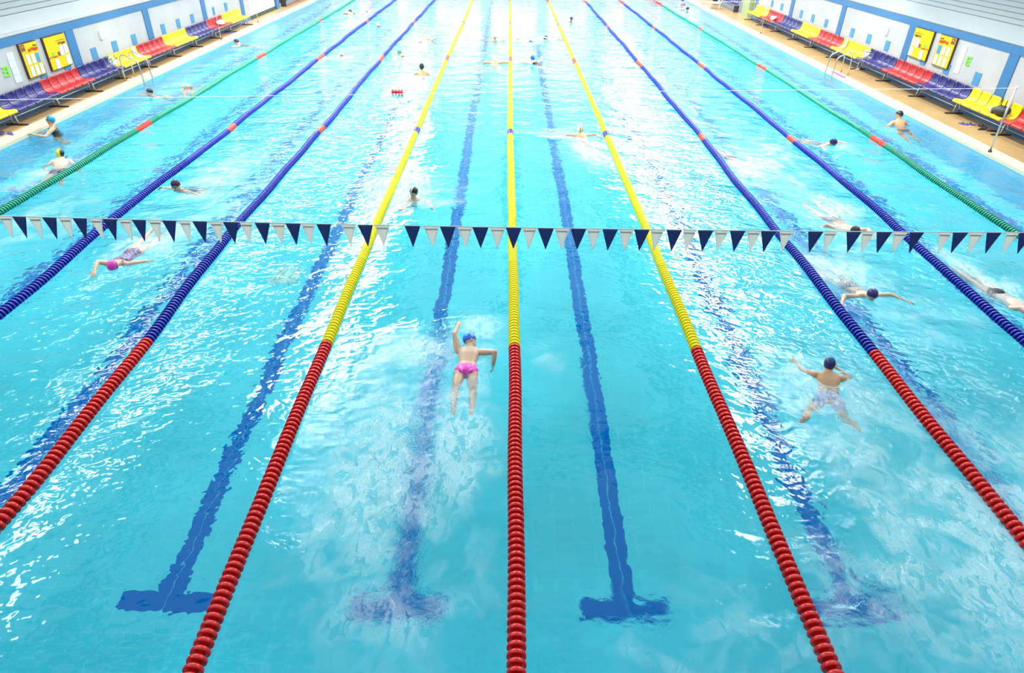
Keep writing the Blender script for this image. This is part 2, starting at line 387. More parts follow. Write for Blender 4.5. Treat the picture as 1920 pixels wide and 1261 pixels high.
def ring_loft(mb, st, n=18):
    """closed tube of elliptical rings: (centre, x axis, z axis, half width, half depth)"""
    vs = []; fs = []
    for c, xa, za, ww, dd in st:
        for k in range(n):
            t = 2 * math.pi * k / n; ct, s_ = math.cos(t), math.sin(t)
            ex = abs(ct) ** .85 * (1 if ct > 0 else -1); ez = abs(s_) ** .85 * (1 if s_ > 0 else -1)
            vs.append(c + xa * (ww * ex) + za * (dd * ez))
    for i in range(len(st) - 1):
        for k in range(n): fs.append((i * n + k, i * n + (k + 1) % n, (i + 1) * n + (k + 1) % n, (i + 1) * n + k))
    fs.append(tuple(range(n))[::-1]); fs.append(tuple((len(st) - 1) * n + k for k in range(n)))
    mb._add(vs, fs)
def limb(mb, pts, rs, n=12):
    """tapered limb: balls at the joints, smoothly tapering tubes between"""
    pts = [Vector(p) for p in pts]
    fine = []; fr = []
    for i in range(len(pts) - 1):
        for k in range(5):
            t = k / 5; fine.append(pts[i].lerp(pts[i + 1], t))
            bulge = 1 + .10 * math.sin(math.pi * min(1, t * 1.5))
            fr.append((rs[i] + (rs[i + 1] - rs[i]) * t) * bulge)
    fine.append(pts[-1]); fr.append(rs[-1])
    mb.tube(fine, 0, n, True, fr)
    for p, r_ in zip(pts, rs): mb.ell(p, (r_, r_, r_), 10, 7)

STYLES = {
 # arms are (elbow, wrist) left then right; legs are (knee, ankle, toe) left then right; prone body, y towards the head, z towards the back
 'free':  dict(arms=(((-.24, .70, .10), (-.13, .93, .06)), ((.40, .36, .10), (.46, .13, -.10))),
               legs=(((-.12, -.47, -.03), (-.10, -.88, -.02), (-.08, -1.03, .0)), ((.13, -.46, -.08), (.15, -.88, -.05), (.15, -1.03, -.02))), lift=8),
 'freeR': dict(arms=(((-.42, .34, .02), (-.45, .10, -.14)), ((.25, .70, .14), (.16, .95, .04))),
               legs=(((-.11, -.46, -.08), (-.10, -.88, -.10), (-.10, -1.04, -.06)), ((.11, -.47, -.02), (.12, -.88, .03), (.12, -1.03, .06))), lift=6),
 'breast': dict(arms=(((-.42, .50, -.02), (-.60, .30, -.12)), ((.42, .50, -.02), (.60, .30, -.12))),
               legs=(((-.16, -.46, -.08), (-.20, -.88, -.05), (-.28, -1.02, -.02)), ((.16, -.46, -.08), (.20, -.88, -.05), (.28, -1.02, -.02))), lift=18),
 'wide':  dict(arms=(((-.44, .50, .02), (-.64, .66, -.10)), ((.44, .52, .04), (.62, .72, -.06))),
               legs=(((-.13, -.46, -.06), (-.16, -.88, -.10), (-.18, -1.03, -.06)), ((.13, -.46, -.06), (.16, -.88, -.02), (.18, -1.03, 0))), lift=16),
 'frog':  dict(arms=(((-.34, .58, -.10), (-.38, .82, -.12)), ((.36, .60, -.02), (.26, .80, .0))),
               legs=(((-.32, -.30, -.14), (-.44, -.66, -.06), (-.56, -.76, -.05)), ((.28, -.32, -.10), (.40, -.68, .05), (.50, -.80, .05))), lift=16),
 'stand': dict(arms=(((-.36, .30, -.10), (-.40, .40, -.36)), ((.36, .30, -.10), (.42, .42, -.36))),
               legs=(((-.13, -.40, -.12), (-.14, -.80, .0), (-.15, -.86, -.16)), ((.13, -.40, -.05), (.14, -.82, .05), (.15, -.88, -.10))), lift=0),
 'rest':  dict(arms=(((-.38, .34, -.20), (-.30, .46, -.44)), ((.30, .26, -.22), (.02, .36, -.40))),
               legs=(((-.13, -.40, -.14), (-.14, -.80, .0), (-.15, -.86, -.16)), ((.13, -.40, -.05), (.14, -.82, .05), (.15, -.88, -.10))), lift=0),
}
def person(label, head, heading, tilt=0, style='free', h=1.65, skin='fair', cap='blue', suit=None, face=None, up=None, male=False, goggles=False,
           vox=.011, group=None, over=None):
    """head: world position of the head's centre. heading: compass direction (deg, 0 = +x, 90 = down the pool) in which the body points"""
    s = h / 1.68; S = STYLES[style]
    if over: S = dict(S, **over)
    mb = MB(); Xa = Vector((1, 0, 0)); Za = Vector((0, 0, 1)); V3 = Vector
    L = Matrix.Rotation(R(S['lift']), 3, 'X')
    piv = V3((0, .10, 0))
    def up_(p): return piv + L @ (V3(p) - piv)
    sw = 1.08 if male else 1.0
    Xl, Zl = Xa, L @ Za
    tors = [((0, -.13, -.01), .085, .07, 0), ((0, -.07, 0), .158, .105, 0), ((0, .0, 0), .168 / (1.03 if male else 1), .108, 0), ((0, .08, 0), .148, .092, 0), ((0, .16, 0), .130 * sw, .083, 1), ((0, .24, 0), .140 * sw, .092, 1),
            ((0, .34, 0), .158 * sw, .103, 1), ((0, .42, 0), .165 * sw, .095, 1), ((0, .475, .01), .140 * sw, .070, 1), ((0, .51, .01), .075, .055, 1)]
    st = [((up_(c) if k else V3(c)), Xa, (Zl if k else Za), a, b) for c, a, b, k in tors]
    ring_loft(mb, st)
    # head frame in local space
    hc = up_((0, .632, .045))
    fdir = V3(face) if face else V3((0, .35, -1)); fdir = (L @ fdir).normalized() if not face else fdir.normalized()
    udir = V3(up) if up else (V3((0, 1, .35)) if not face else V3((0, .4, 1)))
    udir = (udir - fdir * udir.dot(fdir)).normalized(); xdir = udir.cross(-fdir).normalized()
    HR = Matrix((xdir, -fdir, udir)).transposed()          # local head axes: x right, -y face, z crown
    limb(mb, [up_((0, .47, .01)), hc - udir * .03], [.058, .052])
    mb.ell(hc + HR @ V3((0, .012, .02)), (.076, .096, .098), 16, 12, HR)
    mb.ell(hc + HR @ V3((0, -.02, -.045)), (.058, .068, .070), 14, 10, HR)
    mb.ell(hc + HR @ V3((0, -.055, -.088)), (.032, .028, .024), 10, 8, HR)
    mb.ell(hc + HR @ V3((0, -.096, -.022)), (.013, .018, .026), 8, 7, HR)
    for sx in (-1, 1): mb.ell(hc + HR @ V3((sx * .078, .012, -.015)), (.010, .018, .030), 8, 6, HR)
    # limbs
    wr = []
    for sd, (el, wri) in zip((-1, 1), S['arms']):
        sh = up_((sd * .165 * sw, .435, .0)); e = up_(el); w_ = up_(wri)
        # keep human lengths: upper arm .29, forearm .25
        e = sh + (e - sh).normalized() * .285; w_ = e + (w_ - e).normalized() * .245
        limb(mb, [up_((sd * .10, .425, 0)), sh, e, w_], [.060, .054 * sw, .040 * sw, .026])
        d = (w_ - e).normalized(); side_ = d.cross(Za if abs(d.z) < .9 else Xa).normalized(); nrm = side_.cross(d)
        PR = Matrix((side_, d, nrm)).transposed()
        mb.ell(w_ + d * .048, (.041, .056, .016), 12, 8, PR)
        wr.append((w_, d, side_, nrm, sd))
    for sd, (kn, an, toe) in zip((-1, 1), S['legs']):
        hp = V3((sd * .088, -.05, -.005)); k_ = V3(kn); a_ = V3(an); t_ = V3(toe)
        k_ = hp + (k_ - hp).normalized() * .41; a_ = k_ + (a_ - k_).normalized() * .39; t_ = a_ + (t_ - V3(an)).normalized() * .15
        limb(mb, [hp, hp.lerp(k_, .3), k_, k_.lerp(a_, .3), a_], [.090, .084, .056, .056, .036])
        limb(mb, [a_ + (a_ - t_) * .25, a_.lerp(t_, .6), t_], [.034, .033, .022])
    tmp = mb.build('tmp_body', SKIN[skin])
    md_ = tmp.modifiers.new('r', 'REMESH'); md_.mode = 'VOXEL'; md_.voxel_size = vox; md_.use_smooth_shade = True
    sm = tmp.modifiers.new('s', 'SMOOTH'); sm.iterations = 4; sm.factor = .6
    dg = bpy.context.evaluated_depsgraph_get(); me = bpy.data.meshes.new_from_object(tmp.evaluated_get(dg))
    n = len(me.vertices); co = np.empty(n * 3); me.vertices.foreach_get('co', co); co = co.reshape(-1, 3)
    body = MB(); body.v = [tuple(c) for c in co]; body.f = [tuple(p.vertices) for p in me.polygons]; body.mi = [0] * len(body.f)
    old = tmp.data; bpy.data.objects.remove(tmp); bpy.data.meshes.remove(me); bpy.data.meshes.remove(old)
    for w_, d, sd_, nrm, sg in wr:                           # four unequal bent fingers and a thumb on the side of the palm
        for k, (off, ln) in enumerate(((-.030, .062), (-.010, .076), (.011, .072), (.030, .054))):
            b0 = w_ + d * .088 + sd_ * off; a1 = b0 + (d + sd_ * off * 2.2 - nrm * .15).normalized() * ln * .5; a2 = a1 + (d + sd_ * off * 2 - nrm * .5).normalized() * ln * .5
            body.tube([b0 - d * .015, b0, a1, a2, a2 + (a2 - a1) * .15], 0, 6, True, [.0085, .009, .008, .007, .003])
        tb = w_ + d * .03 - sd_ * .036 * sg * (-1); td = (d * .7 + sd_ * sg * .8).normalized()
        body.tube([tb - td * .01, tb + td * .028, tb + td * .055, tb + td * .062], 0, 6, True, [.012, .011, .009, .004])
    body.cur = 1
    for sx in (-1, 1): body.ell(hc + HR @ V3((sx * .028, -.083, .004)), (.012, .007, .007), 8, 6, HR)
    body.cur = 2
    body.ell(hc + HR @ V3((0, -.086, -.058)), (.020, .006, .007), 8, 6, HR)
    # world placement
    rot = Matrix.Rotation(R(heading - 90), 3, 'Z') @ Matrix.Rotation(R(tilt), 3, 'X')
    loc = V3(head) - rot @ (hc * s)
    o = body.build('person', [SKIN[skin], m_eye, m_lip], None, True)
    o.matrix_world = Matrix.Translation(loc) @ rot.to_4x4() @ Matrix.Scale(s, 4)
    tag(o, label, 'person', group)
    # swimming cap or hair
    nm = 'hair' if cap == 'hair' else 'swim_cap'
    cb = MB(); cb.ell((0, 0, 0), (.086, .108, .108), 24, 18)
    keep = lambda v: (v.z * .85 + v.y * .60) > -.034
    vs = [V3(v) for v in cb.v]; fs = [f for f in cb.f if all(keep(vs[i]) for i in f)]
    used = sorted({i for f in fs for i in f}); mp = {i: k for k, i in enumerate(used)}
    co_ = link_mesh(nm, [vs[i] for i in used], [tuple(mp[i] for i in f) for f in fs], m_hair if cap == 'hair' else cached(cap_mat, cap), o, True)
    sdm = co_.modifiers.new('t', 'SOLIDIFY'); sdm.thickness = .006
    co_.matrix_local = Matrix.Translation(hc + HR @ V3((0, .012, .022))) @ HR.to_4x4()
    if goggles:
        gb = MB()
        for sx in (-1, 1): gb.ell(hc + HR @ V3((sx * .031, -.088, .006)), (.023, .012, .015), 10, 8, HR)
        gb.tube([hc + HR @ V3((math.sin(t) * .088, -math.cos(t) * .098 + .006, .010)) for t in [2 * math.pi * k / 24 for k in range(25)]], .005, 6, False)
        gb.build('goggles', m_goggle, o, True)
    if suit:
        kind, cut = suit; sb = MB()
        infl = lambda c, a, b: (c, Xa, Za, a + .007, b + .007)
        if cut == 'brief':
            rows = [((0, -.135, -.004), .120, .090), ((0, -.10, -.002), .155, .106), ((0, -.05, 0), .168, .110), ((0, 0, 0), .169, .109), ((0, .06, 0), .157, .098)]
            ring_loft(sb, [infl(V3(c), a, b) for c, a, b in rows])
        elif cut == 'trunks':
            rows = [((0, -.09, -.004), .150, .102), ((0, -.05, 0), .168, .110), ((0, 0, 0), .172, .112), ((0, .05, 0), .162, .102)]
            ring_loft(sb, [infl(V3(c), a, b) for c, a, b in rows])
            for sd, (kn, an, toe) in zip((-1, 1), S['legs']):
                hp = V3((sd * .088, -.05, -.005)); k_ = hp + (V3(kn) - hp).normalized() * .15
                sb.tube([hp, hp.lerp(k_, .5), k_], 0, 16, True, [.098, .100, .096])
        else:
            ring_loft(sb, [((up_(c) if k else V3(c)), Xa, (Zl if k else Za), a + .006, b + .006) for c, a, b, k in tors[1:8]])
            for sd in (-1, 1): sb.tube([up_((sd * .07, .40, .09)), up_((sd * .085, .46, .078)), up_((sd * .088, .50, .02)), up_((sd * .085, .45, -.085))], .012, 6)
        so = sb.build('swimsuit', cached(suit_mat, kind), o, True)
    return o

GP = 'swimmers in the pool'
person('child in blue cap and pink swim bottoms swimming crawl beside the middle rope', (-.60, 4.95, .07), 88, 0, 'free', 1.50, 'fair', 'blue', ('pink', 'brief'), face=(.85, .1, -.45), up=(.1, 1, .3), vox=.009,
       over=dict(arms=(((-.25, .70, .16), (-.20, .97, .10)), ((.36, .34, .10), (.36, .10, -.22)))))
person('child in navy cap and blue trunks swimming breaststroke near the right yellow rope', (4.12, 4.46, .12), 74, 10, 'frog', 1.42, 'tan', 'navy', ('blue_trunks', 'trunks'), face=(0, 1, -.25), up=(0, .25, 1), male=True, vox=.009,
       over=dict(arms=(((-.34, .56, -.20), (-.42, .74, -.34)), ((.32, .54, -.16), (.20, .68, -.16))), legs=(((-.26, -.26, -.20), (-.36, -.56, .02), (-.46, -.66, -.02)), ((.22, -.24, -.26), (.28, -.52, .04), (.36, -.66, .06)))))
person('swimmer in a plum cap with both arms spread wide, coming towards the flags', (5.62, 6.44, .07), 277, 8, 'wide', 1.5, 'fair', 'plum', ('navy', 'trunks'), face=(0, .8, -.75), up=(0, .7, .8), male=True, vox=.010)
person('swimmer in a pink cap and dark patterned swimsuit between the two left blue ropes', (-6.50, 7.05, .03), 267, -2, 'freeR', 1.5, 'fair', 'pink', ('purple', 'full'), face=(0, .25, -1), up=(0, 1, .2), goggles=True, vox=.010)
person('person in a black cap with white stripes and teal swimsuit beside the left yellow rope', (-2.02, 10.26, .15), 300, 50, 'breast', 1.62, 'fair', 'striped', ('teal', 'full'), face=(.75, .2, -.55), up=(0, 1, .5), over=dict(arms=(((-.32, .24, -.12), (-.30, .24, -.38)), ((.34, .27, -.15), (.32, .34, -.38)))))
person('person in a maroon cap alone just beyond the flags, left of centre', (-6.96, 10.56, .10), 250, 35, 'breast', 1.6, 'fair', 'maroon', ('navy', 'full'), face=(0, .5, -.9), up=(0, 1, .6), goggles=True)
person('person in a half yellow half black cap in the lane beyond the left green rope', (-10.25, 12.24, .16), 106, 16, 'breast', 1.6, 'pale', 'yellow_black', ('navy', 'trunks'), face=(0, 1, -.2), up=(0, .2, 1), male=True, over=dict(arms=(((-.34, .30, -.10), (-.34, .08, -.25)), ((.34, .20, -.12), (.38, -.02, -.2)))))
person('person in a light blue cap resting both arms at the left pool edge', (-11.72, 14.45, .30), 205, 80, 'rest', 1.62, 'tan', 'light_blue', ('black', 'full'), face=(.25, .35, -1), up=(0, 1, .25), goggles=True)
person('small head in a black cap off the left pool edge, level with the flowers', (-11.10, 18.45, .09), 250, 40, 'breast', 1.55, 'fair', 'black', ('black', 'full'), face=(.2, .6, -.8), up=(0, 1, .6))
person('person in a dark cap swimming by the far left edge below the red bench', (-11.60, 27.5, .10), 200, 30, 'wide', 1.6, 'pale', 'maroon', ('red', 'full'), face=(0, .6, -.8), up=(0, 1, .6))
person('person in a rainbow striped cap swimming left of the right yellow rope', (1.82, 15.2, .12), 100, 14, 'breast', 1.5, 'tan', 'rainbow', ('navy', 'brief'), face=(0, 1, -.2), up=(0, .25, 1))
person('person in a black cap upright in the water at the right pool side', (11.22, 16.92, .26), 100, 52, 'stand', 1.66, 'tan', 'black', ('navy', 'brief'), face=(-.8, .1, -.5), up=(0, 1, .3), male=True)
person('swimmer in a navy cap between the right blue and green ropes', (8.42, 14.66, .08), 305, 12, 'wide', 1.55, 'fair', 'navy', ('purple', 'full'), face=(-.4, .5, -.7), up=(.2, 1, .6), goggles=True)
person('bare-backed person with short dark hair standing left of the left yellow rope', (-3.20, 22.3, .26), 92, 66, 'stand', 1.72, 'tan', 'hair', ('navy', 'trunks'), face=(.1, .6, -.9), up=(0, 1, .4), male=True)
person('distant head in a green cap beside the left inner blue rope', (-4.50, 25.75, .12), 150, 25, 'breast', 1.55, 'fair', 'green', ('black', 'full'), vox=.016)
person('distant swimmer with one raised arm left of the left yellow rope', (-3.75, 29.7, .02), 60, 0, 'free', 1.7, 'tan', 'pinkwhite', ('black', 'trunks'), vox=.016,
       over=dict(arms=(((-.30, .60, .22), (-.22, .80, .38)), ((.30, .70, .10), (.30, .95, .02)))))
person('distant person in a pinkish white cap left of the middle yellow rope', (-.74, 29.8, .16), 275, 50, 'breast', 1.6, 'tan', 'pinkwhite', ('teal', 'full'), face=(0, .3, -1), up=(0, 1, .2), vox=.016)
person('person in a white cap and red-banded suit beside the middle yellow rope', (-.66, 24.75, .16), 92, 22, 'frog', 1.55, 'tan', 'white', ('red', 'brief'), face=(0, 1, -.2), up=(0, .2, 1), vox=.014,
       over=dict(arms=(((-.40, .46, 0), (-.55, .30, -.1)), ((.42, .46, .02), (.66, .44, .0)))))
person('person in a royal blue cap right of the middle yellow rope', (.82, 25.0, .14), 130, 25, 'wide', 1.6, 'pale', 'royal', ('black', 'full'), face=(0, .8, -.6), up=(0, .7, .8), vox=.014)
person('distant pale swimmer just right of the middle yellow rope', (.32, 30.2, .06), 160, 5, 'freeR', 1.6, 'pale', 'pinkwhite', ('black', 'trunks'), vox=.016)
person('distant swimmer with dark hair doing crawl over the right lane line', (1.60, 30.5, .06), 190, 5, 'free', 1.65, 'pale', 'hair', ('black', 'trunks'), vox=.016)
person('farthest dark-capped swimmer between the right yellow and blue ropes', (3.25, 36.5, .13), 275, 30, 'breast', 1.65, 'tan', 'black', ('black', 'full'), vox=.018)
person('distant swimmer near the far right pool edge by the lounge chair', (10.9, 42.5, .10), 200, 15, 'wide', 1.65, 'pale', 'black', ('black', 'full'), vox=.018)
person('farthest person at the right pool edge at the top of the photo', (11.35, 46.0, .20), 100, 50, 'stand', 1.65, 'tan', 'plum', ('purple', 'full'), vox=.018)
person('dark-haired swimmer under the flags between the right blue ropes', (6.52, 9.05, .0), 278, 0, 'free', 1.65, 'fair', 'hair', ('black', 'trunks'), male=True, vox=.012)
person('backstroking swimmer with black suit cut off by the right edge of the photo', (7.95, 6.15, .0), 278, 0, 'freeR', 1.65, 'pale', 'black', ('black', 'brief'), vox=.012)
person('mostly submerged swimmer with one arm out beyond the left green rope', (-10.55, 19.9, -.10), 112, -4, 'free', 1.6, 'tan', 'pinkwhite', ('black', 'full'), vox=.014)
person('distant swimmer at the far end of the left green rope', (-9.0, 38.2, .04), 80, 0, 'free', 1.65, 'tan', 'black', ('black', 'trunks'), vox=.02)
person('distant person in a red suit between the far ends of the green and blue ropes', (-8.1, 38.6, .06), 170, 10, 'wide', 1.6, 'pale', 'pinkwhite', ('red', 'full'), vox=.02)
person('distant head in pale cap right of the left outer blue rope', (-6.6, 33.2, .06), 260, 20, 'breast', 1.6, 'tan', 'pinkwhite', ('black', 'full'), vox=.02)
person('distant head in pale cap between the two left blue ropes', (-6.76, 25.5, .05), 260, 20, 'breast', 1.6, 'tan', 'pinkwhite', ('red', 'full'), vox=.018)
person('faint swimmer under water right of the inner right blue rope', (5.55, 13.0, -.12), 280, -4, 'freeR', 1.6, 'pale', 'white', ('black', 'brief'), vox=.014)

# ------------------------------------------------------------------ lane ropes
FM = {'red': mat('float_red', (.72, .010, .008), .25), 'yellow': mat('float_yellow', (.92, .74, .0), .4, spec=.3), 'blue': mat('float_blue', (.003, .015, .34), .3, spec=.4),
      'green': mat('float_green', (.0, .26, .15), .28), 'orange': mat('float_orange_red', (.80, .06, .03), .28), 'purple': mat('float_purple', (.07, .03, .34), .28)}
m_cable = mat('steel_cable', (.75, .75, .75), .3, .8)
PITCH = .073
PROF = [(-.0365, .034), (-.014, .046), (-.026, .070), (-.024, .078), (-.016, .0815), (.002, .0815), (.014, .075), (.024, .056), (.0365, .036)]
def float_geo(mb, c, d, prof, n, scale=1):
    d = d.normalized(); a = Vector((0, 0, 1)); b = d.cross(a).normalized(); a = b.cross(d); vs = []; fs = []
    for (t, r_) in prof:
        for k in range(n):
            th = 2 * math.pi * k / n; vs.append(c + d * (t * scale) + (a * math.cos(th) + b * math.sin(th)) * r_)
    for i in range(len(prof) - 1):
        for k in range(n): fs.append((i * n + k, i * n + (k + 1) % n, (i + 1) * n + (k + 1) % n, (i + 1) * n + k))
    fs.append(tuple(range(n))[::-1]); fs.append(tuple((len(prof) - 1) * n + k for k in range(n)))
    mb._add(vs, fs)
FLOATME = {}
for cn in FM:
    mb = MB(); float_geo(mb, Vector((0, 0, 0)), Vector((0, 1, 0)), PROF, 22)
    o = mb.build('float', FM[cn], None, True); FLOATME[cn] = o.data; bpy.data.objects.remove(o)
ROPES = [
 (-10, 'green', [(0, -10), (7, -9.62), (9.17, -9.69), (14.7, -9.71), (24.4, -9.81), (34, -9.86), (50, -10)], 'green lane rope with red marks along the left pool side'),
 (-7.5, 'blue', [(0, -7.5), (3, -7.26), (5.5, -7.33), (9, -7.47), (14.9, -7.43), (24.7, -7.47), (34.7, -7.49), (50, -7.4)], 'blue lane rope beside the left green one'),
 (-5, 'blue', [(0, -5), (1.76, -4.91), (5, -4.97), (9.1, -5.12), (15, -5.05), (25, -5.12), (34.9, -5.04), (50, -4.95)], 'blue and red lane rope beside the left yellow one'),
 (-2.5, 'yellow', [(0, -2.5), (1.66, -2.53), (5, -2.55), (9.2, -2.56), (15, -2.55), (25.3, -2.56), (34.9, -2.5), (50, -2.55)], 'yellow and red lane rope, leftmost of the three yellow ones'),
 (0, 'yellow', [(0, 0), (5, .01), (15, -.05), (25, -.04), (50, -.07)], 'yellow and red lane rope down the middle of the pool'),
 (2.5, 'yellow', [(0, 2.5), (5, 2.5), (9, 2.52), (15, 2.53), (25, 2.52), (35, 2.48), (50, 2.47)], 'yellow and red lane rope, rightmost of the three yellow ones'),
 (5, 'blue', [(0, 4.95), (1.66, 4.88), (5, 4.96), (9, 4.98), (15, 5.07), (25, 5.07), (35, 5.02), (50, 4.94)], 'blue and red lane rope beside the right yellow one'),
 (7.5, 'blue', [(0, 7.4), (3, 7.2), (5.2, 7.24), (9.1, 7.43), (14.8, 7.5), (24.8, 7.5), (34.7, 7.46), (50, 7.37)], 'blue lane rope beside the right green one'),
 (10, 'green', [(0, 10), (6, 9.55), (9.26, 9.61), (14.7, 9.8), (24.5, 9.9), (34.4, 9.9), (50, 9.81)], 'green lane rope with red marks along the right pool side'),
]
VIS0 = {-10: 8.6, -7.5: 5.0, -5: 1.4, -2.5: .15, 0: .15, 2.5: .15, 5: 1.2, 7.5: 4.6, 10: 8.9}     # where each rope enters the picture
def rope_color(main, y):
    if y < 4.93 or y > 44.9: return 'red'
    if main == 'yellow':
        if abs(y - 15.1) < .22 or abs(y - 35) < .26: return 'purple'
        if abs(y - 25.2) < .48: return 'orange'
        return 'yellow'
    if abs(y - 15.0) < .26 or abs(y - 34.8) < .3 or abs(y - 24.9) < .5: return 'orange'
    if main == 'green' and abs(y - 15) < .4: return 'orange'
    return main
MI = list(FM)
SPROF = [(-.0365, .044), (-.024, .076), (.002, .0815), (.022, .060), (.0365, .044)]
for (k0, main, pts, label) in ROPES:
    yy = np.array([p[0] for p in pts]); xx = np.array([p[1] for p in pts])
    ph = rng.uniform(0, 6, 4)
    def RX(y):
        base = np.interp([y - .6, y, y + .6], yy, xx).mean()
        return base + .018 * math.sin(y * .9 + ph[0]) * (0 if main == 'yellow' else 1) + .010 * math.sin(y * 2.3 + ph[1]) * (.4 if main == 'yellow' else 1)
    def RZ(y): return .018 + .006 * math.sin(y * 1.7 + ph[2])
    root = empty('lane_rope', (RX(.05), .02, .02)); tag(root, label, 'lane rope', 'lane ropes along the pool')
    org = Vector(root.location)
    c = MB().tube([Vector((RX(t), t, RZ(t))) - org for t in np.arange(.0, 50.01, .5)], .008, 6).build('cable', m_cable, root)
    far = MB(); n_ind = 0; n = int(49.8 / PITCH)
    for i in range(n):
        y = .12 + i * PITCH; x = RX(y); d = Vector((RX(y + .05) - RX(y - .05), .1, RZ(y + .05) - RZ(y - .05)))
        cn = rope_color(main, y); p = Vector((x, y, RZ(y))) - org
        if y >= VIS0[k0] and n_ind < 100:
            o = bpy.data.objects.new('float', FLOATME[cn]); COL.objects.link(o); o.parent = root; o.location = p
            o.rotation_euler = (0, 0, math.atan2(-d.x, d.y)); n_ind += 1
        else:
            far.cur = MI.index(cn); float_geo(far, p, d, SPROF, 12, 1.0)
    fo = far.build('float_run', [FM[c_] for c_ in MI], root, True); fo['kind'] = 'stuff'
# the loose string of four red floats
root = empty('red_float_string', (-3.64, 19.2, .03)); tag(root, 'string of four loose red floats adrift beside the left yellow rope', 'float')
for k in range(4):
    o = bpy.data.objects.new('float', FLOATME['red']); COL.objects.link(o); o.parent = root; o.location = ((k - 1.5) * .095, 0, .05); o.rotation_euler = (0, 0, R(90)); o.scale = (1.15,) * 3

# ------------------------------------------------------------------ flags
m_navy = mat('flag_navy', (.025, .045, .20), .75); m_wht = mat('flag_white', (.95, .90, .84), .75); m_prt = mat('flag_print_grey', (.36, .34, .34), .8); m_string = mat('string_white', (.85, .82, .78), .6)
FL = [(-4, 21, 'w'), (22, 47, 'n'), (51, 75, 'w'), (77, 103, 'n'), (107, 130, 'w'), (133, 159, 'n'), (164, 186, 'w'), (188, 214, 'n'), (217, 241, 'w'), (242, 268, 'n'), (272, 296, 'w'), (298, 324, 'n'), (329, 351, 'w'), (354, 381, 'n'), (385, 410, 'w'), (411, 439, 'n'), (442, 466, 'w'),
      (470, 498, 'n'), (500, 527, 'w'), (527, 555, 'n'), (556, 582, 'w'), (585, 612, 'n'), (631, 658, 'w'), (662, 690, 'n'), (694, 722, 'w'), (750, 779, 'n'), (785, 815, 'w'), (816, 845, 'n'), (849, 877, 'w'), (877, 907, 'n'), (910, 939, 'w'), (940, 969, 'n'),
      (971, 998, 'w'), (1000, 1030, 'n'), (1032, 1060, 'w'), (1062, 1091, 'n'), (1092, 1119, 'w'), (1122, 1151, 'n'), (1153, 1181, 'w'), (1182, 1211, 'n'), (1213, 1239, 'w'), (1243, 1272, 'n'), (1274, 1300, 'w'), (1302, 1331, 'n'), (1334, 1360, 'w'), (1363, 1392, 'n'), (1395, 1422, 'w'),
      (1422, 1450, 'n'), (1457, 1483, 'w'), (1511, 1540, 'n'), (1541, 1567, 'w'), (1584, 1612, 'n'), (1613, 1637, 'w'), (1641, 1670, 'n'), (1672, 1700, 'w'), (1704, 1731, 'n'), (1759, 1785, 'w'), (1786, 1815, 'n'), (1817, 1845, 'w'), (1850, 1878, 'n'), (1886, 1912, 'w'), (1912, 1940, 'n')]
FY = 5.0
def flag_x(px): return -6.31 + (px / 1920.0) * (6.30 + 6.31)          # evenly spread scale along the line across the pool
def flag_z(x): return 1.722 + .0011 * (x * x) + .0026 * (x + .06)
g = NT(m_wht); tr = g.add('ShaderNodeBsdfTranslucent'); tr.inputs[0].default_value = (.95, .90, .84, 1); ms = g.add('ShaderNodeMixShader'); ms.inputs[0].default_value = .5
g.link(g.n['Principled BSDF'].outputs[0], ms.inputs[1]); g.link(tr.outputs[0], ms.inputs[2]); g.link(ms.outputs[0], g.n['Material Output'].inputs['Surface'])
root = empty('flag_line', (0, FY, 1.72)); tag(root, 'line of navy and white triangular backstroke flags strung across the pool', 'flag line')
def loc_(x, dy, z): return Vector((x, dy, z - 1.72))
MB().tube([loc_(x, 0, flag_z(x) + .004) for x in np.linspace(-12.4, 12.4, 60)], .006, 6).build('cord', m_string, root)
MBx = MB
def make_flag(x0, x1, white, root):
    b = MBx(); nseg = 8; W = x1 - x0; Ht = .285
    vs = []; fs = []
    ph_ = random.uniform(0, 6); lean = random.uniform(-.012, .012)
    rows = 7
    for i in range(rows + 1):
        t = i / rows; half = W / 2 * (1 - t) + .002
        for j in range(5):
            s_ = -1 + 2 * j / 4; x = (x0 + x1) / 2 + half * s_ + lean * t
            vs.append(loc_(x, .006 * math.sin(x * 14 + t * 3 + ph_) * t, flag_z((x0 + x1) / 2) - t * Ht))
    for i in range(rows):
        for j in range(4): fs.append((i * 5 + j, i * 5 + j + 1, (i + 1) * 5 + j + 1, (i + 1) * 5 + j))
    b._add(vs, fs)
    o = b.build('flag', m_wht if white else m_navy, root, True)
    sm_ = o.modifiers.new('t', 'SOLIDIFY'); sm_.thickness = .002
    if white:      # hem print: a row of small grey letters
        pb = MBx(); n_ = 11; ww = W * .74
        for k in range(n_):
            x = (x0 + x1) / 2 - ww / 2 + ww * (k + .5) / n_; z = flag_z((x0 + x1) / 2) - .038
            pb.box(loc_(x, -.006, z), (ww / n_ * .72, .002, .018 + .004 * (k % 3 == 0)))
        pb.build('flag_print', m_prt, o)
    return o
for (a, b_, kd) in FL: make_flag(flag_x(a), flag_x(b_), kd == 'w', root)

